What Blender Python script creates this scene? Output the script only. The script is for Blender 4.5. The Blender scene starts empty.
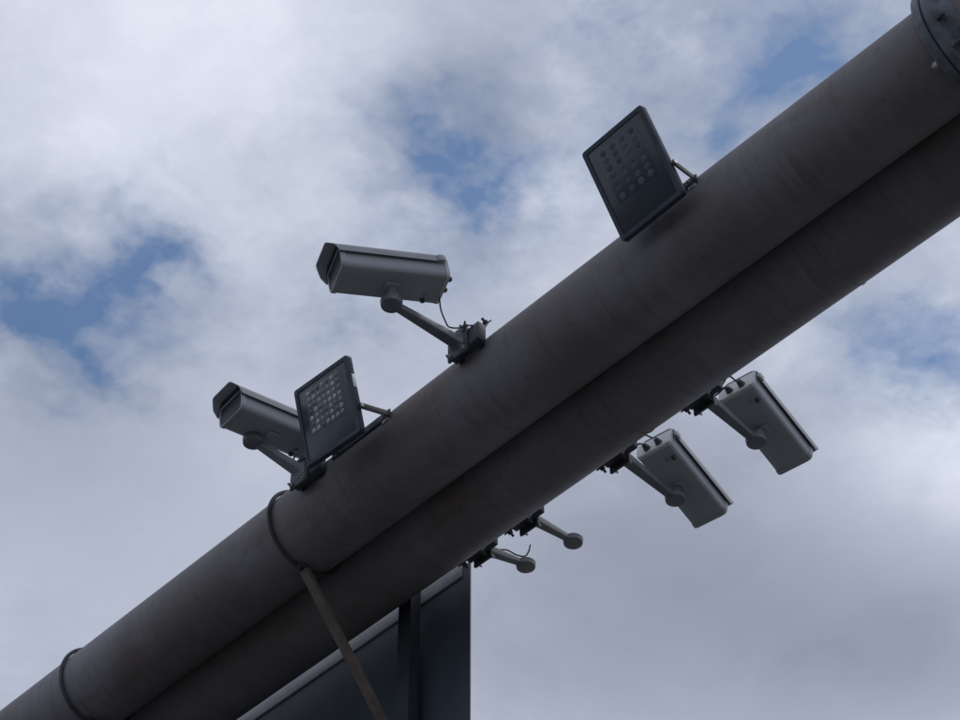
import bpy, bmesh, math, random
from mathutils import Vector, Matrix
random.seed(7)
C = bpy.context.scene.collection
SC = bpy.context.scene
PI = math.pi
H = 6.552          # height of the gantry pipes' axes
R = 0.15           # pipe radius

# ------------------------------------------------------------------ camera
cam = bpy.data.cameras.new('camera'); co = bpy.data.objects.new('camera', cam); C.objects.link(co)
SC.camera = co
psi, pit = math.radians(42.944), math.radians(45)
fw = Vector((-math.cos(psi)*math.cos(pit), math.sin(psi)*math.cos(pit), math.sin(pit)))
rt = fw.cross(Vector((0, 0, 1))).normalized(); up = rt.cross(fw)
M = Matrix((rt, up, -fw)).transposed().to_4x4(); M.translation = Vector((0, -3.655, 1.6))
co.matrix_world = M
cam.sensor_width = 36; cam.lens = 36*2250/960
cam.clip_start = 0.05; cam.clip_end = 3000
# ------------------------------------------------------------------ sun, sky, exposure
SUN_EL, SUN_AZ = math.radians(60), math.radians(70)     # azimuth from +X towards +Y
sdir = Vector((math.cos(SUN_EL)*math.cos(SUN_AZ), math.cos(SUN_EL)*math.sin(SUN_AZ), math.sin(SUN_EL)))
sl = bpy.data.lights.new('sun', 'SUN'); sl.energy = 0.6; sl.angle = math.radians(25); sl.color = (1, .96, .9)
so = bpy.data.objects.new('sun', sl); C.objects.link(so)
so.rotation_euler = sdir.to_track_quat('Z', 'Y').to_euler()
SC.view_settings.view_transform = 'Standard'; SC.view_settings.look = 'None'
SC.view_settings.gamma = 1; SC.view_settings.exposure = 0.1
try: SC.cycles.filter_width = 1.5
except Exception: pass

W = bpy.data.worlds.new("World"); SC.world = W; W.use_nodes = True
nt = W.node_tree; N = nt.nodes; L = nt.links
for n in list(N): N.remove(n)
def nd(t, **k):
    n = N.new(t)
    for a, b in k.items(): setattr(n, a, b)
    return n
def mth(op, a, b=None, c=None, clamp=False):
    n = nd('ShaderNodeMath', operation=op); n.use_clamp = clamp
    for i, v in enumerate((a, b, c)):
        if v is None: continue
        if isinstance(v, (int, float)): n.inputs[i].default_value = v
        else: L.new(v, n.inputs[i])
    return n.outputs[0]
def vm(op, a, b=None, scale=None):
    n = nd('ShaderNodeVectorMath', operation=op)
    for i, v in enumerate((a, b)):
        if v is None: continue
        if isinstance(v, (tuple, list)): n.inputs[i].default_value = v
        else: L.new(v, n.inputs[i])
    if scale is not None: n.inputs['Scale'].default_value = scale
    return n.outputs['Value'] if op in ('LENGTH', 'DISTANCE') else n.outputs['Vector']
def noise(vec, scale, detail=4, rough=.5, col=False, dist=0):
    n = nd('ShaderNodeTexNoise'); n.inputs['Scale'].default_value = scale
    n.inputs['Detail'].default_value = detail; n.inputs['Roughness'].default_value = rough
    n.inputs['Distortion'].default_value = dist
    L.new(vec, n.inputs['Vector']); return n.outputs['Color' if col else 'Fac']
def mapr(v, a, b, c=0., d=1., smooth=True):
    n = nd('ShaderNodeMapRange'); n.interpolation_type = 'SMOOTHSTEP' if smooth else 'LINEAR'
    L.new(v, n.inputs[0])
    for i, x in enumerate((a, b, c, d)): n.inputs[i+1].default_value = x
    return n.outputs[0]
tc = nd('ShaderNodeTexCoord'); D = tc.outputs['Generated']
sep = nd('ShaderNodeSeparateXYZ'); L.new(D, sep.inputs[0])
zz = mth('MAXIMUM', sep.outputs[2], .12)
cmb = nd('ShaderNodeCombineXYZ')
L.new(mth('DIVIDE', sep.outputs[0], zz), cmb.inputs[0]); L.new(mth('DIVIDE', sep.outputs[1], zz), cmb.inputs[1])
P = cmb.outputs[0]                                    # a point on the flat cloud deck
def warp(vec, scale, amt, detail=5, rough=.6):
    c = vm('SUBTRACT', noise(vec, scale, detail, rough, True), (.5, .5, .5))
    return vm('ADD', vec, vm('SCALE', c, scale=amt))
Pw = warp(warp(P, 8, .15, 4), 30, .045, 4, .55)
# gaps in the deck: centre on the deck, radius, depth
GAPS = [(-0.8842, 0.4289, 0.0350, 1.00), (-0.8627, 0.4741, 0.0370, 1.00), (-0.8063, 0.4789, 0.0232, 0.90), (-0.9091, 0.5107, 0.0206, 0.90), (-0.6200, 0.5725, 0.0320, 1.15), (-0.6425, 0.5963, 0.0220, 1.00), (-0.6258, 0.5448, 0.0250, 0.60), (-0.4306, 0.6504, 0.0420, 1.05), (-0.4560, 0.6401, 0.0320, 0.80), (-0.5098, 0.6457, 0.0260, 0.75), (-0.7580, 0.5920, 0.0263, 0.55), (-0.5330, 0.8757, 0.0368, 0.85), (-0.5328, 0.9151, 0.0336, 0.70), (-0.5015, 0.5684, 0.0228, 0.45), (-0.8987, 0.4636, 0.0212, 0.60)]
def blobs(vec, lst):
    acc = None
    for x, y, r, a in lst:
        d = vm('DISTANCE', vec, (x, y, 0))
        g = mth('MULTIPLY', mth('EXPONENT', mth('MULTIPLY', mth('MULTIPLY', d, d), -1/(r*r))), a)
        acc = g if acc is None else mth('ADD', acc, g)
    return acc
gap = blobs(Pw, [(x, y, r*.88, a*.92) for x, y, r, a in GAPS])
veil = blobs(Pw, [(x, y, r*2.4, a*.30) for x, y, r, a in GAPS])
gap = mth('ADD', gap, veil)
# elsewhere the same kind of broken deck goes on
far = vm('DISTANCE', P, (-.68, .68, 0))
gen = mth('MULTIPLY', mapr(noise(Pw, 3.2, 3, .5), .56, .72), mapr(far, .38, .6))
gap = mth('ADD', gap, gen)
fine = noise(warp(P, 12, .10), 13, 6, .56)
mid = noise(warp(P, 9, .12), 20, 4, .52)
wisp = mth('ADD', mth('MULTIPLY', mth('SUBTRACT', fine, .5), 1.5), mth('MULTIPLY', mth('SUBTRACT', mid, .5), 1.9))
g2 = mth('SUBTRACT', gap, mth('MULTIPLY', wisp, mapr(gap, .02, .6, .15, .95)))
blue_amt = mth('POWER', mapr(g2, .0, 1.55, 0., 1., False), 1.05)
# brightness of the deck
BR = [(-.563, .98, .10, .62), (-.67, .39, .12, .46), (-.55, .80, .06, .12), (-.70, .56, .05, .10), (-.60, .62, .05, .14)]
DK = [(-.83, .93, .20, .48), (-.98, .52, .10, .26), (-.78, .60, .04, .10), (-.60, .54, .05, .16), (-.70, 1.10, .14, .28)]
bright = mth('ADD', .555, mth('SUBTRACT', blobs(P, BR), blobs(P, DK)))
bright = mth('ADD', bright, mth('MULTIPLY', mth('SUBTRACT', noise(Pw, 5, 5, .45), .5), .46))
calm = mth('SUBTRACT', 1., mth('MINIMUM', blobs(P, [(-.84, .98, .20, 1.), (-.72, 1.12, .16, .7), (-1.04, .60, .17, .95), (-.88, .64, .07, .4), (-.70, .36, .09, .5)]), .92))
puff = noise(warp(warp(P, 6, .12), 22, .03), 11, 6, .55)
bright = mth('ADD', bright, mth('MULTIPLY', mth('MULTIPLY', mth('SUBTRACT', puff, .5), .95), calm))
bright = mth('ADD', bright, mth('MULTIPLY', mth('MULTIPLY', mth('SUBTRACT', fine, .5), .22), calm))
bright = mth('SUBTRACT', bright, mth('MULTIPLY', mapr(gap, .05, .6), .16))
rmp = nd('ShaderNodeValToRGB'); L.new(bright, rmp.inputs[0]); e = rmp.color_ramp.elements
e[0].position = 0; e[0].color = (.262, .294, .372, 1)
e[1].position = 1; e[1].color = (.71, .75, .85, 1)
m = e.new(.5); m.color = (.44, .478, .58, 1)
cl10 = vm('SCALE', rmp.outputs[0], scale=10.0)
sky = nd('ShaderNodeTexSky'); sky.sky_type = 'NISHITA'; sky.sun_disc = False
sky.sun_elevation = SUN_EL; sky.sun_rotation = PI/2 - SUN_AZ
sky.air_density = 1.0; sky.dust_density = .6; sky.ozone_density = 1.6
skyc = vm('MULTIPLY', sky.outputs[0], (.58, .78, .92))
mx = nd('ShaderNodeMix', data_type='RGBA'); L.new(mth('MULTIPLY', blue_amt, .88), mx.inputs[0])
L.new(cl10, mx.inputs[6]); L.new(skyc, mx.inputs[7])
bg = nd('ShaderNodeBackground'); bg.inputs[1].default_value = 0.1
L.new(mx.outputs[2], bg.inputs[0])
ow = nd('ShaderNodeOutputWorld'); L.new(bg.outputs[0], ow.inputs[0])
try: W.cycles.sampling_method = 'MANUAL'; W.cycles.sample_map_resolution = 512
except Exception: pass

# ------------------------------------------------------------------ materials
def mat(name, col, rough=.6, metal=0., var=.25, scale=8., streak=None, bump=.0, bscale=60., dirt=None, spec=.5):
    m = bpy.data.materials.new(name); m.use_nodes = True
    t = m.node_tree; ns = t.nodes; ls = t.links; b = ns['Principled BSDF']
    tcx = ns.new('ShaderNodeTexCoord'); mp = ns.new('ShaderNodeMapping'); ls.new(tcx.outputs['Object'], mp.inputs[0])
    if streak: mp.inputs['Scale'].default_value = streak
    n1 = ns.new('ShaderNodeTexNoise'); n1.inputs['Scale'].default_value = scale; n1.inputs['Detail'].default_value = 7
    n1.inputs['Roughness'].default_value = .62
    ls.new(mp.outputs[0], n1.inputs['Vector'])
    r = ns.new('ShaderNodeValToRGB'); ls.new(n1.outputs[0], r.inputs[0]); e = r.color_ramp.elements
    e[0].position = .3; e[1].position = .7
    dc = dirt or tuple(c*(1-var*1.4) for c in col)
    e[0].color = (*dc, 1); e[1].color = (*[min(1, c*(1+var*.5)) for c in col], 1)
    ls.new(r.outputs[0], b.inputs['Base Color'])
    rr = ns.new('ShaderNodeMapRange'); ls.new(n1.outputs[0], rr.inputs[0])
    rr.inputs[3].default_value = min(1, rough+.12); rr.inputs[4].default_value = max(.05, rough-.1)
    ls.new(rr.outputs[0], b.inputs['Roughness'])
    b.inputs['Metallic'].default_value = metal; b.inputs['Specular IOR Level'].default_value = spec
    if bump:
        n2 = ns.new('ShaderNodeTexNoise'); n2.inputs['Scale'].default_value = bscale; n2.inputs['Detail'].default_value = 4
        ls.new(mp.outputs[0], n2.inputs['Vector'])
        bp = ns.new('ShaderNodeBump'); bp.inputs['Strength'].default_value = bump; bp.inputs['Distance'].default_value = .004
        ls.new(n2.outputs[0], bp.inputs['Height']); ls.new(bp.outputs[0], b.inputs['Normal'])
    return m
M_ = {}
def pipe_mat():
    m = bpy.data.materials.new('weathered_pipe_paint'); m.use_nodes = True
    t = m.node_tree; ns = t.nodes; ls = t.links; b = ns['Principled BSDF']
    tcx = ns.new('ShaderNodeTexCoord')
    def nz(sc, s, det=6, ro=.6):
        mp = ns.new('ShaderNodeMapping'); ls.new(tcx.outputs['Object'], mp.inputs[0]); mp.inputs['Scale'].default_value = s
        n = ns.new('ShaderNodeTexNoise'); n.inputs['Scale'].default_value = sc; n.inputs['Detail'].default_value = det
        n.inputs['Roughness'].default_value = ro; ls.new(mp.outputs[0], n.inputs['Vector']); return n.outputs[0]
    def ramp(f, p0, p1):
        n = ns.new('ShaderNodeMapRange'); n.interpolation_type = 'SMOOTHSTEP'; ls.new(f, n.inputs[0])
        n.inputs[1].default_value = p0; n.inputs[2].default_value = p1; return n.outputs[0]
    def mix(f, a, bb):
        n = ns.new('ShaderNodeMix'); n.data_type = 'RGBA'
        if isinstance(f, float): n.inputs[0].default_value = f
        else: ls.new(f, n.inputs[0])
        for i, v in ((6, a), (7, bb)):
            if isinstance(v, tuple): n.inputs[i].default_value = (*v, 1)
            else: ls.new(v, n.inputs[i])
        return n.outputs[2]
    def mul(a, k):
        n = ns.new('ShaderNodeMath'); n.operation = 'MULTIPLY'; ls.new(a, n.inputs[0]); n.inputs[1].default_value = k; return n.outputs[0]
    c = mix(ramp(nz(2.2, (1, 1, 1)), .35, .68), (.160, .147, .146), (.210, .208, .228))
    c = mix(mul(ramp(nz(5, (5, .8, .8), 6), .50, .72), .35), c, (.115, .10, .095))      # run marks round the pipe
    c = mix(mul(ramp(nz(3, (.7, 2, 2), 7), .50, .68), .6), c, (.135, .098, .08))      # rusty brown patches
    c = mix(mul(ramp(nz(26, (1, 1, 1), 6, .7), .54, .74), .4), c, (.09, .075, .068))  # specks
    c = mix(mul(ramp(nz(9, (6, .35, .35), 4, .6), .53, .70), .32), c, (.11, .095, .088))  # fine streaks
    c = mix(mul(ramp(nz(7, (5, .3, .3), 4, .6), .60, .78), .16), c, (.28, .275, .295))       # pale runs
    ls.new(c, b.inputs['Base Color']); b.inputs['Roughness'].default_value = .62
    b.inputs['Specular IOR Level'].default_value = .35
    bp = ns.new('ShaderNodeBump'); bp.inputs['Strength'].default_value = .35; bp.inputs['Distance'].default_value = .004
    ls.new(nz(18, (4, 1, 1), 5), bp.inputs['Height']); ls.new(bp.outputs[0], b.inputs['Normal'])
    return m
M_['pipe'] = pipe_mat()
M_['flange'] = mat('flange_steel', (.15, .17, .20), .6, .2, .5, 14, bump=.5, bscale=45)
M_['housing'] = mat('housing_enamel', (.38, .41, .44), .42, 0, .14, 9, streak=(1, .35, 1))
M_['shield'] = mat('sunshield_enamel', (.42, .45, .48), .55, 0, .2, 7, streak=(1, .3, 1))
M_['rear'] = mat('rear_plate_paint', (.62, .63, .62), .5, 0, .12, 20)
M_['arm'] = mat('arm_cast_paint', (.20, .215, .24), .5, .1, .25, 14, bump=.15)
M_['armside'] = mat('bare_arm_paint', (.25, .255, .25), .5, 0, .2, 14, bump=.15)
M_['clamp'] = mat('clamp_steel', (.085, .09, .105), .6, .3, .45, 18, bump=.4)
M_['bolt'] = mat('zinc_bolt', (.42, .42, .42), .4, .7, .3, 30)
M_['strut'] = mat('rusty_strut', (.135, .115, .10), .75, 0, .35, 12, dirt=(.075, .055, .042), bump=.3)
M_['ubolt'] = mat('dark_bolt_steel', (.07, .07, .08), .6, .3, .3, 20)
M_['rail'] = mat('aluminium_rail', (.62, .64, .67), .6, .0, .2, 12, streak=(.4, 2, 2))
M_['panel'] = mat('sign_back_panel', (.045, .062, .085), .55, .0, .2, 2.2, bump=.05)
M_['post'] = mat('sign_post_steel', (.035, .042, .056), .7, .0, .3, 8, bump=.2)
M_['lamp'] = mat('black_lamp_casting', (.040, .055, .080), .6, .1, .2, 16, bump=.2)
M_['cable'] = mat('black_cable', (.02, .02, .022), .5, 0, .2, 30)
def vary(m, lo, hi):       # random lens tones, uneven glints put into the colour
    t = m.node_tree; b = t.nodes['Principled BSDF']; l = b.inputs['Base Color'].links[0]; src = l.from_socket
    oi = t.nodes.new('ShaderNodeObjectInfo'); mr = t.nodes.new('ShaderNodeMapRange'); t.links.new(oi.outputs['Random'], mr.inputs[0])
    mr.inputs[3].default_value = lo; mr.inputs[4].default_value = hi
    v = t.nodes.new('ShaderNodeVectorMath'); v.operation = 'SCALE'; t.links.new(src, v.inputs[0]); t.links.new(mr.outputs[0], v.inputs['Scale'])
    t.links.new(v.outputs['Vector'], b.inputs['Base Color'])
M_['led'] = mat('led_lens', (.33, .35, .39), .25, 0, .35, 90)
vary(M_['led'], .25, 1.5)
M_['latch'] = mat('pale_side_strip', (.78, .80, .84), .35, 0, .1, 30)  # pale tone of the thin strip on one floodlight's side
def glass(name, col, rough):
    m = mat(name, col, rough, 0, .2, 5); return m
M_['lampglass'] = glass('lamp_front_glass', (.034, .046, .066), .25)
M_['window'] = mat('dark_window_glass', (.02, .024, .032), .35, 0, .2, 5, spec=.25)
M_['ground'] = mat('dry_ground', (.15, .142, .125), .9, 0, .35, .35, bump=.3, bscale=4)
M_['road'] = mat('worn_asphalt', (.105, .105, .11), .85, 0, .2, .8, bump=.4, bscale=30)
M_['paint'] = mat('road_marking_paint', (.62, .62, .60), .7, 0, .25, 4)
M_['kerb'] = mat('kerb_concrete', (.34, .33, .31), .85, 0, .25, 3, bump=.3)

# ------------------------------------------------------------------ mesh helpers
def link(name, bm, m, parent=None, loc=(0, 0, 0), rot=None, smooth=True, ang=35):
    me = bpy.data.meshes.new(name); bmesh.ops.recalc_face_normals(bm, faces=bm.faces[:])
    if smooth:
        for f in bm.faces: f.smooth = True
        for ed in bm.edges:
            if len(ed.link_faces) == 2 and ed.calc_face_angle(0) > math.radians(ang): ed.smooth = False
    bm.to_mesh(me); bm.free(); me.materials.append(m)
    o = bpy.data.objects.new(name, me); C.objects.link(o); o.parent = parent; o.location = loc
    if rot: o.rotation_euler = rot
    return o
def frame(d):
    d = Vector(d).normalized(); a = Vector((0, 0, 1)) if abs(d.z) < .9 else Vector((1, 0, 0))
    x = d.cross(a).normalized(); return x, x.cross(d).normalized(), d
def cyl(bm, p, q, r, r2=None, seg=24):
    p, q = Vector(p), Vector(q); x, y, d = frame(q-p); r2 = r if r2 is None else r2
    a = [bm.verts.new(p+(x*math.cos(2*PI*i/seg)+y*math.sin(2*PI*i/seg))*r) for i in range(seg)]
    b = [bm.verts.new(q+(x*math.cos(2*PI*i/seg)+y*math.sin(2*PI*i/seg))*r2) for i in range(seg)]
    for i in range(seg): bm.faces.new((a[i], a[(i+1) % seg], b[(i+1) % seg], b[i]))
    bm.faces.new(a[::-1]); bm.faces.new(b)
def lathe(bm, p, d, prof, seg=28):      # prof: (radius, distance along d)
    p = Vector(p); x, y, d = frame(d); rings = []
    for r, h in prof:
        rings.append([bm.verts.new(p+d*h+(x*math.cos(2*PI*i/seg)+y*math.sin(2*PI*i/seg))*max(r, 1e-4)) for i in range(seg)])
    for a, b in zip(rings, rings[1:]):
        for i in range(seg): bm.faces.new((a[i], a[(i+1) % seg], b[(i+1) % seg], b[i]))
    bm.faces.new(rings[0][::-1]); bm.faces.new(rings[-1])
def tube(bm, pts, r, seg=8, closed=False):
    pts = [Vector(p) for p in pts]; n = len(pts); rings = []; px = None
    for i, p in enumerate(pts):
        t = (pts[(i+1) % n]-pts[i-1]) if closed else (pts[min(i+1, n-1)]-pts[max(i-1, 0)])
        t.normalize()
        if px is None: x, y, _ = frame(t)
        else:
            x = (px-t*px.dot(t)).normalized(); y = x.cross(t)
        px = x
        rings.append([bm.verts.new(p+(x*math.cos(2*PI*k/seg)+y*math.sin(2*PI*k/seg))*r) for k in range(seg)])
    m = n if closed else n-1
    for i in range(m):
        a, b = rings[i], rings[(i+1) % n]
        for k in range(seg): bm.faces.new((a[k], a[(k+1) % seg], b[(k+1) % seg], b[k]))
    if not closed: bm.faces.new(rings[0][::-1]); bm.faces.new(rings[-1])
def spline(pts, k=6):
    P_ = [Vector(p) for p in pts]; out = []
    P_ = [P_[0]*2-P_[1]]+P_+[P_[-1]*2-P_[-2]]
    for i in range(1, len(P_)-2):
        for j in range(k):
            t = j/k; a, b, c, d = P_[i-1:i+3]
            out.append(.5*((2*b)+(c-a)*t+(2*a-5*b+4*c-d)*t*t+(3*b-a-3*c+d)*t**3))
    out.append(P_[-2]); return out
def box(bm, c, s, bev=0, mtx=None):
    r = bmesh.ops.create_cube(bm, size=1); vs = r['verts']
    bmesh.ops.scale(bm, vec=s, verts=vs)
    if bev:
        es = list({e for v in vs for e in v.link_edges})
        r2 = bmesh.ops.bevel(bm, geom=es, offset=bev, segments=2, affect='EDGES', profile=.5)
        vs = list({v for f in r2['faces'] for v in f.verts} | {v for v in vs if v.is_valid})
        seen = set(vs); st = list(vs)
        while st:
            v = st.pop()
            for e_ in v.link_edges:
                w = e_.other_vert(v)
                if w not in seen: seen.add(w); st.append(w)
        vs = list(seen)
    if mtx: bmesh.ops.transform(bm, matrix=mtx, verts=vs)
    bmesh.ops.translate(bm, vec=c, verts=vs)
def prism(bm, prof, y0, y1, bev=0, axis='Y'):       # prof (x,z) swept along Y (local)
    f = (lambda u, v, w: (u, w, v)) if axis == 'Y' else (lambda u, v, w: (w, u, v))
    a = [bm.verts.new(f(u, v, y0)) for u, v in prof]; b = [bm.verts.new(f(u, v, y1)) for u, v in prof]; n = len(prof)
    for i in range(n): bm.faces.new((a[i], a[(i+1) % n], b[(i+1) % n], b[i]))
    bm.faces.new(a[::-1]); bm.faces.new(b)
    if bev:
        es = [e for v in a+b for e in v.link_edges if (e.verts[0] in a) == (e.verts[1] in a)]
        bmesh.ops.bevel(bm, geom=list(set(es)), offset=bev, segments=2, affect='EDGES', profile=.5)
def rounded(prof, r, k=4):       # round the corners of a closed profile
    out = []; n = len(prof)
    for i in range(n):
        p0, p, p1 = Vector(prof[i-1]), Vector(prof[i]), Vector(prof[(i+1) % n])
        rr = r[i] if isinstance(r, (list, tuple)) else r
        if rr <= 0: out.append(tuple(p)); continue
        a = p+(p0-p).normalized()*rr; b = p+(p1-p).normalized()*rr
        for j in range(k+1):
            t = j/k; out.append(tuple(a*(1-t)**2+p*2*t*(1-t)+b*t*t))
    return out
def hexbolt(bm, p, d, r, h, studr=None, studh=0):
    pr = [(r, 0), (r, h*.85), (r*.85, h)]
    if studr: pr += [(studr, h), (studr, h+studh)]
    lathe(bm, p, d, pr, 6)
def empty(name, loc, label, cat, group=None, rz=0):
    o = bpy.data.objects.new(name, None); C.objects.link(o); o.location = loc; o.rotation_euler = (0, 0, rz)
    o.empty_display_size = .1; o['label'] = label; o['category'] = cat
    if group: o['group'] = group
    return o
def structure(o): o['kind'] = 'structure'; return o

# ------------------------------------------------------------------ the setting under the gantry
bm = bmesh.new(); s = 1500
bm.faces.new([bm.verts.new(v) for v in ((-s, -s, 0), (s, -s, 0), (s, s, 0), (-s, s, 0))])
structure(link('ground', bm, M_['ground']))
bm = bmesh.new()
bm.faces.new([bm.verts.new(v) for v in ((-13, -400, .004), (-1.0, -400, .004), (-1.0, 400, .004), (-13, 400, .004))])
structure(link('road', bm, M_['road']))
for kx in (-1.0, -13.15):
    bm = bmesh.new(); prism(bm, rounded([(kx, -.1), (kx+.15, -.1), (kx+.15, .12), (kx, .12)], [0, 0, .02, .02]), -400, 400)
    structure(link('kerb', bm, M_['kerb']))
bm = bmesh.new()
for x in (-4.9, -8.9):
    for i in range(-14, 15):
        y = i*6.0
        bm.faces.new([bm.verts.new(v) for v in ((x-.06, y, .008), (x+.06, y, .008), (x+.06, y+2, .008), (x-.06, y+2, .008))])
structure(link('road_marking', bm, M_['paint']))

# ------------------------------------------------------------------ the twin-pipe gantry
G = empty('gantry', (0.7, 0, 0), 'long twin-pipe steel gantry crossing the picture, dark grey with brown stains', 'gantry')
ox = -.7
def gl(name, bm, m, **k): return link(name, bm, m, G, loc=(ox, 0, 0), **k)
for sy in (-1, 1):
    bm = bmesh.new(); n = 96
    xs = [-14.2+i*(14.9/40) for i in range(41)]
    rings = [[bm.verts.new((x, sy*R+R*math.cos(2*PI*k/n), H+R*math.sin(2*PI*k/n))) for k in range(n)] for x in xs]
    for a, b in zip(rings, rings[1:]):
        for k in range(n): bm.faces.new((a[k], a[(k+1) % n], b[(k+1) % n], b[k]))
    bm.faces.new(rings[0][::-1]); bm.faces.new(rings[-1])
    gl('pipe', bm, M_['pipe'])
def ring(bm, x, yc, rad, r, seg=64, rs=6):
    tube(bm, [(x, yc+rad*math.cos(2*PI*k/seg), H+rad*math.sin(2*PI*k/seg)) for k in range(seg)], r, rs, True)
for x, yc in ((-3.42, R), (-2.55, R)):       # weld seams round the pipes
    bm = bmesh.new(); ring(bm, x, yc, R-.0002, .0028); gl('weld_seam', bm, M_['pipe'])
def flange(x):
    bm = bmesh.new(); rr = .183
    lathe(bm, (x, -R, H), (1, 0, 0), [(R+.001, -.010), (R+.006, -.002), (rr-.003, 0), (rr, .004), (rr, .024), (rr-.002, .026), (rr-.010, .027), (rr-.010, .031), (rr-.002, .032), (rr, .034), (rr, .054), (rr-.003, .058), (R+.008, .068), (R+.001, .11)], 72)
    f = gl('joint_flange', bm, M_['flange'])
    for k in range(12):
        a = 2*PI*(k+.5)/12+.1; p = Vector((x, -R+.169*math.cos(a), H+.169*math.sin(a)))
        b2 = bmesh.new(); hexbolt(b2, p+Vector((.058, 0, 0)), (1, 0, 0), .013, .012, .006, .014)
        link('bolt', b2, M_['flange'], f)
flange(-1.865)
a = math.radians(236); bm = bmesh.new()
hexbolt(bm, (-1.868, -R+.169*math.cos(a), H+.169*math.sin(a)), (-1, 0, 0), .011, .012, .006, .006); gl('bolt', bm, M_['bolt'])
# the two columns the pipes stand on, beyond both sides of the picture
for x in (.7, -14.0):
    bm = bmesh.new(); cyl(bm, (x, 0, .02), (x, 0, H+.35), .24, .2, 40); cyl(bm, (x, 0, H+.35), (x, 0, H+.37), .22, .22, 40)
    col = gl('column', bm, M_['pipe'])
    bm = bmesh.new(); box(bm, (x, 0, .02), (.8, .8, .04), .005); link('base_plate', bm, M_['flange'], col)
    for sx in (-1, 1):
        for sy in (-1, 1):
            bm = bmesh.new(); hexbolt(bm, (x+.32*sx, .32*sy, .04), (0, 0, 1), .035, .03, .016, .05); link('bolt', bm, M_['bolt'], col)

# ------------------------------------------------------------------ road sign hung beyond the pipes, seen from the back
S = empty('road_sign', (-5.4, .35, H-1.3), 'back of a dark blue-grey road sign hanging from the gantry at the bottom edge', 'sign')
def sg(name, bm, m, par=None, **k): return link(name, bm, m, par or S, loc=(5.4, -.35, -(H-1.3)) if par is None else (0, 0, 0), **k)
def slab(bm, x0, x1, y0, y1, z0, z1, bev=.002): box(bm, ((x0+x1)/2, (y0+y1)/2, (z0+z1)/2), (x1-x0, y1-y0, z1-z0), bev)
bm = bmesh.new(); slab(bm, -6.55, -4.377, .372, .378, H-1.35, H+.02, .001); sg('panel', bm, M_['panel'])
bm = bmesh.new(); slab(bm, -6.55, -4.415, .366, .3725, H-.026, H+.06, .001); rail = sg('top_rail', bm, M_['rail'])
for z in (-.72, -1.28):
    bm = bmesh.new(); slab(bm, -6.52, -4.40, .345, .3725, H+z, H+z+.05, .002); sg('lower_rail', bm, M_['panel'])
for px in (-4.63, -5.815):
    bm = bmesh.new()
    prism(bm, [(px-.032, .30), (px+.032, .30), (px+.032, .344), (px+.027, .344), (px+.027, .305), (px-.027, .305), (px-.027, .344), (px-.032, .344)], 0, 1)
    # swept vertically instead: (x, y) profile
    for v in bm.verts:
        x, t, y = v.co; v.co = (x, y, H-1.4+t*1.46)
    sg('post', bm, M_['post'])
    # bracket from lower pipe to post
    bm = bmesh.new(); slab(bm, px-.045, px+.045, .262, .299, H-.045, H+.05, .003)
    sg('post_bracket', bm, M_['post'])
    # diagonal strut: round bar with flattened ends
    a = Vector((px+.008, -.15, H-.163)); b = Vector((px+.008, .315, H-.72))
    bm = bmesh.new(); d = (b-a).normalized()
    ux = Vector((1, 0, 0)); uz = ux.cross(d)
    mtx = Matrix((ux, d, uz)).transposed().to_4x4()
    box(bm, (a+b)/2, (.034, (b-a).length, .022), .004, mtx)
    sg('strut', bm, M_['strut'])
    bm = bmesh.new(); slab(bm, px-.010, px+.026, -.178, -.128, H-.164, H-.1565, .002)
    sg('strut_foot', bm, M_['clamp'])
    bm = bmesh.new(); hexbolt(bm, (px+.008, -.172, H-.164), (0, 0, -1), .008, .007, .004, .008); sg('bolt', bm, M_['clamp'])
    bm = bmesh.new(); ring(bm, px, -R, R+.0088, .0072, 96, 10); sg('u_bolt', bm, M_['ubolt'])

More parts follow.
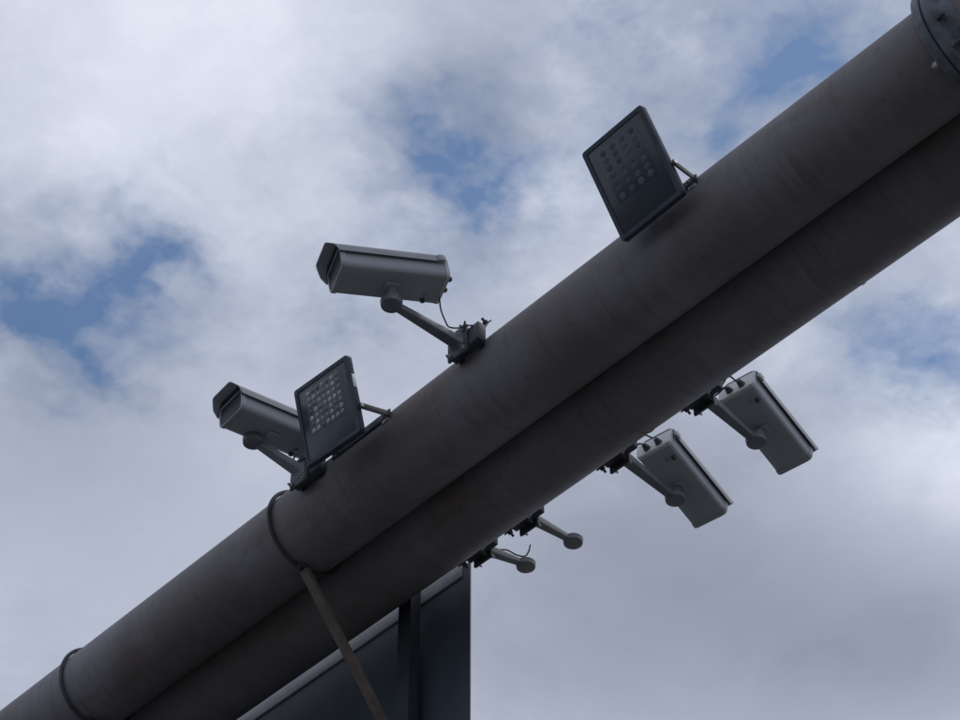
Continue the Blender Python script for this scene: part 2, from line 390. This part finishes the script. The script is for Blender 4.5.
# ------------------------------------------------------------------ surveillance cameras
def housing(parent, loc, yaw, tilt, Lh=.33, roll=0):
    """origin: centre of the body's underside; local +Y forward, +Z up"""
    hw = .066
    body = rounded([(-.056, 0), (.056, 0), (hw, .012), (hw, .078), (-hw, .078), (-hw, .012)], [.010, .012, .012, .008, .008, .012])
    bm = bmesh.new(); prism(bm, body, -Lh/2, Lh/2-.012)
    rot = (-tilt, roll, yaw)
    Hs = link('housing', bm, M_['housing'], parent, loc, rot)
    # front bezel: a ring proud of the body with the window set back
    bm = bmesh.new(); n = len(body); cx, cz = 0, .039
    def ringpts(k, y): return [bm.verts.new((cx+(u-cx)*k, y, cz+(v-cz)*k)) for u, v in body]
    y0, y1 = Lh/2-.012, Lh/2+.004
    rr = [ringpts(1.03, y0), ringpts(1.04, y0+.003), ringpts(1.04, y1-.003), ringpts(1.02, y1), ringpts(.93, y1), ringpts(.92, y1-.006)]
    for a, b in zip(rr, rr[1:]):
        for i in range(n): bm.faces.new((a[i], a[(i+1) % n], b[(i+1) % n], b[i]))
    bm.faces.new(rr[0][::-1]); bm.faces.new(rr[-1])
    link('front_bezel', bm, M_['housing'], Hs)
    bm = bmesh.new(); prism(bm, [(cx+(u-cx)*.915, cz+(v-cz)*.915) for u, v in body], y1-.0058, y1-.003)
    win = link('window', bm, M_['window'], Hs)
    bm = bmesh.new(); prism(bm, [(.066, .052), (.070, .052), (.070, .075), (.048, .1005), (-.048, .1005), (-.070, .075), (-.070, .052), (-.066, .052), (-.066, .0815), (.066, .0815)], y1-.004, y1+.001)
    link('gap_shade_plate', bm, M_['window'], Hs)  # dark plate standing in for the shade between body and sunshield
    # sunshield: thin bent sheet, open below, overhanging the front
    out = rounded([(.0765, .052), (.0765, .076), (.052, .104), (-.052, .104), (-.0765, .076), (-.0765, .052)], [0, .005, .010, .010, .005, 0])
    inn = [(u*.972, .052+(v-.052)*.955) for u, v in out][::-1]
    bm = bmesh.new(); prism(bm, out+inn, -Lh/2-.004, Lh/2+.005)
    for v in bm.verts:      # the visor's front edge is cut on the slant, top furthest forward
        if v.co.y > 0: v.co.y += .036*(v.co.z-.05)/.054
    sh = link('sunshield', bm, M_['shield'], Hs)
    bm = bmesh.new(); box(bm, (0, -Lh/2+.02, .091), (.05, .03, .024), .002); link('shield_spacer', bm, M_['clamp'], Hs)
    bm = bmesh.new(); box(bm, (0, Lh/2-.05, .091), (.05, .03, .024), .002); link('shield_spacer', bm, M_['clamp'], Hs)
    # rear plate, glands, latch
    bm = bmesh.new(); prism(bm, [(cx+(u-cx)*1.02, cz+(v-cz)*1.02) for u, v in body], -Lh/2-.012, -Lh/2-.0005)
    rp = link('rear_plate', bm, M_['rear'], Hs)
    for gx in (-.025, .022):
        bm = bmesh.new(); lathe(bm, (gx, -Lh/2-.012, .030), (0, -1, 0), [(.0125, 0), (.0125, .006), (.010, .008), (.010, .016), (.006, .022)], 12)
        link('cable_gland', bm, M_['clamp'], rp)
    for gx, gy in ((.036, -Lh/2+.04),):
        bm = bmesh.new(); lathe(bm, (gx*.62, gy, .0005), (0, 0, -1), [(.0085, 0), (.0085, .003), (.0055, .0042), (.004, .002)], 16)
        link('screw', bm, M_['bolt'], Hs)
    # corner latches: fold-over clip at the rear on both flanks
    for sx in (-1, 1):
        bm = bmesh.new(); box(bm, (sx*.0792, -Lh/2+.012, .064), (.005, .022, .024), .0015); link('latch', bm, M_['shield'], sh)
    bm = bmesh.new(); box(bm, (.046, -Lh/2+.045, -.003), (.014, .014, .014), .003); link('drain_plug', bm, M_['clamp'], Hs)
    # saddle plate under the body where the joint bolts on
    bm = bmesh.new(); box(bm, (0, -.005, -.0045), (.034, .044, .009), .003); link('saddle_plate', bm, M_['housing'], Hs)
    return Hs
def arm_parts(root, reach, dx, m, tip_z=0, cx=.02):
    """root at the pipe face, local +Y outward"""
    # welded mount: channel across the pipe face, vertical plate, gussets
    bm = bmesh.new(); box(bm, (cx, -.014, .0), (.135, .034, .075), .003)
    mb = link('mount_bracket', bm, M_['clamp'], root)
    bm = bmesh.new(); box(bm, (0, .008, -.004), (.085, .010, .115), .002); link('wall_plate', bm, M_['clamp'], root)
    for sx in (-1, 1):
        for sz in (-1, 1):
            bm = bmesh.new(); hexbolt(bm, (sx*.031, .013, -.004+sz*.044), (0, 1, 0), .0085, .007, .004, .010); link('bolt', bm, M_['bolt'], root)
    for sx in (cx-.045, cx+.045):
        bm = bmesh.new(); a0 = -.25
        # strap hugging the pipe on both sides of the bracket
        for w0, w1 in ((-.012, .012),):
            pr = []
            for k in range(13):
                a = math.radians(-38+k*76/12); pr.append((-(.15+.035)+(R+.0062)*math.cos(a)+.0, (R+.0062)*math.sin(a)))
            ri = []
            for k in range(12, -1, -1):
                a = math.radians(-38+k*76/12); ri.append((-(.15+.035)+(R+.0012)*math.cos(a), (R+.0012)*math.sin(a)))
            prism(bm, pr+ri, sx+w0, sx+w1, axis='X')
        link('strap', bm, M_['clamp'], root)
        for sz in (-1, 1):
            if cx < 0 and sz < 0: continue
            a = math.radians(31*sz); bm = bmesh.new()
            hexbolt(bm, (sx, -.185+(R+.006)*math.cos(a), (R+.006)*math.sin(a)), (0, math.cos(a), math.sin(a)), .010, .009, .005, .012)
            link('bolt', bm, M_['ubolt'], root)
    # the cast arm: tapering, deeper at the wall end
    bm = bmesh.new(); secs = []
    slim = .82 if m is M_['armside'] else 1.
    for t in (0, .06, .25, .6, .9, 1.0):
        y = .013+(reach-.013-.012)*t
        w = .0195*(1-t)+.0135*t+(.010 if t == 0 else 0); h = .024*(1-t)+.0125*t+(.012 if t == 0 else 0)
        zc = tip_z*t; xc = dx*t
        w *= slim; h *= slim
        q = rounded([(-w, -h*.75), (w, -h*.75), (w, h*.75), (-w, h*.75)], min(w, h)*(.35 if slim == 1 else .12), 3)
        secs.append([bm.verts.new((xc+u, y, zc+v)) for u, v in q])
    for a, b in zip(secs, secs[1:]):
        for i in range(len(a)): bm.faces.new((a[i], a[(i+1) % len(a)], b[(i+1) % len(a)], b[i]))
    bm.faces.new(secs[0][::-1]); bm.faces.new(secs[-1])
    link('arm', bm, m, root, ang=50 if slim == 1 else 25)
    bm = bmesh.new()
    lathe(bm, (dx, reach, tip_z-.013), (0, 0, 1), [(.012, 0), (.029, .0005), (.0325, .003), (.0335, .010), (.0335, .016), (.0345, .0165), (.0345, .0205), (.031, .024), (.012, .026)], 36)
    j = link('joint_disc', bm, M_['arm'] if m is M_['arm'] else m, root)
    return j
def neck(root, j, reach, dx, tip_z, top):
    bm = bmesh.new(); a = Vector((dx, reach, tip_z+.012)); top = Vector(top)
    lathe(bm, a, top-a, [(.024, 0), (.024, .006), (.019, .012), (.019, (top-a).length-.004), (.021, (top-a).length)], 20)
    link('swivel_neck', bm, M_['arm'], j)
    bm = bmesh.new(); cyl(bm, (dx-.024, reach, tip_z+.026), (dx+.026, reach, tip_z+.026), .0075, seg=12); link('pivot_bolt', bm, M_['bolt'], j)
def cctv(X, side, label, reach, dx, hoff, yaw, tilt, Lh=.33, group=None, cable=None, tip_z=0., dz=0.):
    rz = 0 if side > 0 else PI
    o = empty('surveillance_camera', (X, side*.335, H+dz), label, 'security camera', 'surveillance cameras on the gantry', rz)
    j = arm_parts(o, reach, dx, M_['arm'], tip_z, .02*side)
    housing(o, hoff, math.radians(yaw), math.radians(tilt), Lh)
    neck(o, j, reach, dx, tip_z, (dx*.6+hoff[0]*.4, reach*.6+hoff[1]*.4, hoff[2]-.006))
    for pts, r in (cable or []):
        bm = bmesh.new(); tube(bm, spline(pts), r, 8); link('cable', bm, M_['cable'], o)
    return o
# local frame of the left ones is turned by 180 degrees (local +X = world -X)
cctv(-3.66, -1, 'white box camera pointing left, alone above the pipe between the two floodlights', .309, -.03,
     (-.0415, .329, -.004), -24, 11, .332, tip_z=-.06, dz=.06,
     cable=[([(-.09, .168, .022), (-.088, .165, .009), (-.061, .135, .011), (-.036, .095, .010), (-.021, .065, .015), (-.035, .04, .017), (-.046, .02, .033), (-.065, -.005, .036), (-.069, -.035, .040)], .0026),
            ([(-.040, .025, .005), (-.051, .025, .046)], .0032)])
cctv(-4.43, -1, 'box camera pointing left, its rear hidden behind the floodlight with pale LED dots', .162, .064,
     (.015, .126, .100), -5, 6, .31, tip_z=.081, dz=.03,
     cable=[([(.03, .01, .085), (.025, .025, .05), (.02, .04, .03), (.02, .01, .02)], .0032)])
cctv(-3.26, 1, 'right-hand of the two box cameras hanging below the pipes, lens turned away', .275, -.018,
     (.004, .305, .030), 8, 15.5, .325, tip_z=-.014,
     cable=[([(.01, .125, .105), (.015, .10, .085), (-.015, .085, .06), (-.03, .06, .06), (-.035, .02, .055)], .0032),
            ([(.045, .13, .11), (.035, .10, .12), (-.005, .095, .09), (-.02, .05, .075)], .003)])
cctv(-3.632, 1, 'left-hand of the two box cameras hanging below the pipes, lens turned away', .285, -.015,
     (.008, .300, .026), 8.5, 15, .32, tip_z=-.016,
     cable=[([(.01, .125, .105), (.015, .09, .085), (-.015, .075, .06), (-.03, .03, .055)], .0032),
            ([(.045, .13, .115), (.025, .10, .125), (-.005, .08, .09)], .003)])
def bare(X, label, reach, dx, cable, tz=0.):
    o = empty('camera_arm', (X, .335, H), label, 'camera bracket', 'empty camera brackets below the pipes')
    j = arm_parts(o, reach, dx, M_['armside'], tz, .012)
    for pts, r in cable:
        bm = bmesh.new(); tube(bm, spline(pts), r, 8); link('cable', bm, M_['cable'], o)
bare(-4.055, 'empty camera bracket nearer the two hanging cameras, no wire at its disc', .205, .01, [])
bare(-4.28, 'empty camera bracket beside the road sign, a loose wire curling over its disc', .175, .035,
     [([(.0, .07, .03), (.01, .11, .045), (.025, .14, .032), (.04, .165, .03), (.055, .17, .045), (.062, .172, .072)], .0028)])

# ------------------------------------------------------------------ LED floodlights
def flood(bot, top, w, label, cols, rows, latch=False, dim=False, x_skew=0.):
    bot, top = Vector(bot), Vector(top)
    upv = (top-bot); h = upv.length; upv.normalize(); xv = Vector((1, 0, 0)); xv = (xv-upv*xv.dot(upv)).normalized()
    nv = xv.cross(upv)                   # faces the viewer side (-Y, down)
    o = empty('floodlight', bot, label, 'floodlight', 'LED floodlights on the gantry')
    mt = Matrix((xv, -nv, upv)).transposed().to_4x4()
    o.matrix_world = Matrix.Translation(bot) @ mt      # local: x width, y back, z up; face at y=0
    rectp = lambda x0, x1, z0, z1, r: rounded([(x0, z0), (x1, z0), (x1, z1), (x0, z1)], r, 4)
    def frame_mesh(outer, inner, y0, y1, yi):
        bm = bmesh.new(); n = len(outer)
        A = [bm.verts.new((u, y1, v)) for u, v in outer]; B = [bm.verts.new((u, y0+.003, v)) for u, v in outer]
        B2 = [bm.verts.new((u*.985, y0, h/2+(v-h/2)*.985)) for u, v in outer]
        I = [bm.verts.new((u, y0, v)) for u, v in inner]; J = [bm.verts.new((u, yi, v)) for u, v in inner]
        for a, b in ((A, B), (B, B2), (B2, I), (I, J)):
            for i in range(n): bm.faces.new((a[i], a[(i+1) % n], b[(i+1) % n], b[i]))
        bm.faces.new(A[::-1]); bm.faces.new(J); return bm
    bm = frame_mesh(rectp(-w/2, w/2, 0, h, .012), rectp(-w/2+.016, w/2-.016, .016, h-.016, .006), 0, .022, .0035)
    body = link('lamp_body', bm, M_['lamp'], o)
    # driver bulge and cooling fins behind
    bm = bmesh.new()
    prism(bm, rounded([(.0225, h*.12), (.0225, h*.90), (.034, h*.80), (.046, h*.62), (.046, h*.38), (.034, h*.2)], .004), -w*.42, w*.42, axis='X')
    link('driver_box', bm, M_['lamp'], body)
    for k in range(9):
        x = -w*.36+k*w*.09; bm = bmesh.new(); box(bm, (x, .040, h*.5), (.003, .032, h*.62), .0005); link('cooling_fin', bm, M_['lamp'], body)
    bm = bmesh.new(); box(bm, (0, .0032, h/2), (w-.034, .0025, h-.034), .0005); gp = link('front_glass', bm, M_['lampglass'], o)
    lh = .3 if dim else 1.; lr = .30 if dim else .38
    lens = None; pitch = w*.62/cols; zp = h*.56/rows
    bm = bmesh.new(); box(bm, (0, .0018, h*.61), (w*.64, .0012, h*.57), .0003); tray = link('led_board', bm, M_['ledboard_dim' if dim else 'ledboard'], o)
    for i in range(cols):
        for j in range(rows):
            if lens is None:
                bm = bmesh.new(); lathe(bm, (0, 0, 0), (0, -1, 0), [(pitch*lr, 0), (pitch*lr*.86, .0012*lh), (pitch*.18, .0022*lh), (.0015, .0026*lh)], 10)
                lens = link('led', bm, M_['led_dim' if dim else 'led'], tray); q = lens
            else:
                q = lens.copy(); C.objects.link(q); q.parent = tray
            q.location = ((i-(cols-1)/2)*pitch, .0011, h*.61+(j-(rows-1)/2)*zp)
    # U bracket: two side arms and the cross bar on the pipe
    mi = o.matrix_world.inverted()
    zpv = (H+.02-bot.z)
    cb = Vector((bot.x, -.300, H+.045))
    for sx in (-1, 1):
        ax = w/2+.006 if sx > 0 else -w/2+.02
        p0 = mi @ Vector((bot.x+ax, -.292, H+.045)); p1 = Vector((ax, .018 if sx > 0 else .036, h*.33))
        bm = bmesh.new(); d = (p1-p0); ln = d.length; d.normalize(); a = Vector((1, 0, 0)); c = a.cross(d)
        box(bm, (p0+p1)/2, (.005, ln+.012, .022), .001, Matrix((a, d, c)).transposed().to_4x4())
        br = link('bracket_arm', bm, M_['ubolt'], o)
        bm = bmesh.new(); hexbolt(bm, p1+Vector((sx*.0025, 0, 0)), (sx, 0, 0), .008, .005); link('bolt', bm, M_['bolt'], br)
    q0, q1 = mi @ Vector((bot.x-w/2-.009, -.300, H+.045)), mi @ Vector((bot.x+w/2+.009, -.300, H+.045))
    wn = mi.to_3x3()
    a = wn @ Vector((1, 0, 0)); b = wn @ Vector((0, 1, 0)); c = wn @ Vector((0, 0, 1))
    bm = bmesh.new(); box(bm, (q0+q1)/2, (w+.024, .006, .032), .001, Matrix((a, b, c)).transposed().to_4x4()); cbm = link('cross_bar', bm, M_['clamp'], o)
    for sx in (-1, 1):
        p = mi @ Vector((bot.x+sx*(w/2-.02), -.292, H+.045)); bm = bmesh.new()
        hexbolt(bm, p, wn @ Vector((0, -1, 0)), .009, .014, .005, .006); link('bolt', bm, M_['bolt'], cbm)
        # strap collar round the pipe beside the lamp
    # spacer foot from bar to the pipe
    p = mi @ Vector((bot.x+w/2-.01, -.294, H+.04)); bm = bmesh.new()
    box(bm, p, (.03, .016, .05), .002, Matrix((a, b, c)).transposed().to_4x4()); link('foot', bm, M_['bolt'], o)
    if latch:
        bm = bmesh.new(); box(bm, (w/2+.0015, .012, h*.66), (.003, .012, h*.17), .0008); link('side_strip', bm, M_['latch'], o)  # thin pale strip along the right side of the lamp body
    return o
M_['ledboard'] = mat('led_board', (.085, .10, .125), .35, 0, .3, 60)
M_['ledboard_dim'] = mat('led_board_dark', (.042, .056, .082), .3, 0, .3, 60)
M_['led_dim'] = mat('led_lens_dark', (.050, .065, .092), .45, 0, .3, 90)
vary(M_['led_dim'], .5, 1.3)
flood((-2.817, -.352, H-.057), (-2.826, -.50, H+.231), .250, 'larger dark floodlight at upper right, its LED face almost black', 4, 7, dim=True)
flood((-4.172, -.41, H-.090), (-4.155, -.50, H+.180), .262, 'smaller floodlight at left with pale grey LED dots, beside the leftmost camera', 7, 7, latch=True)
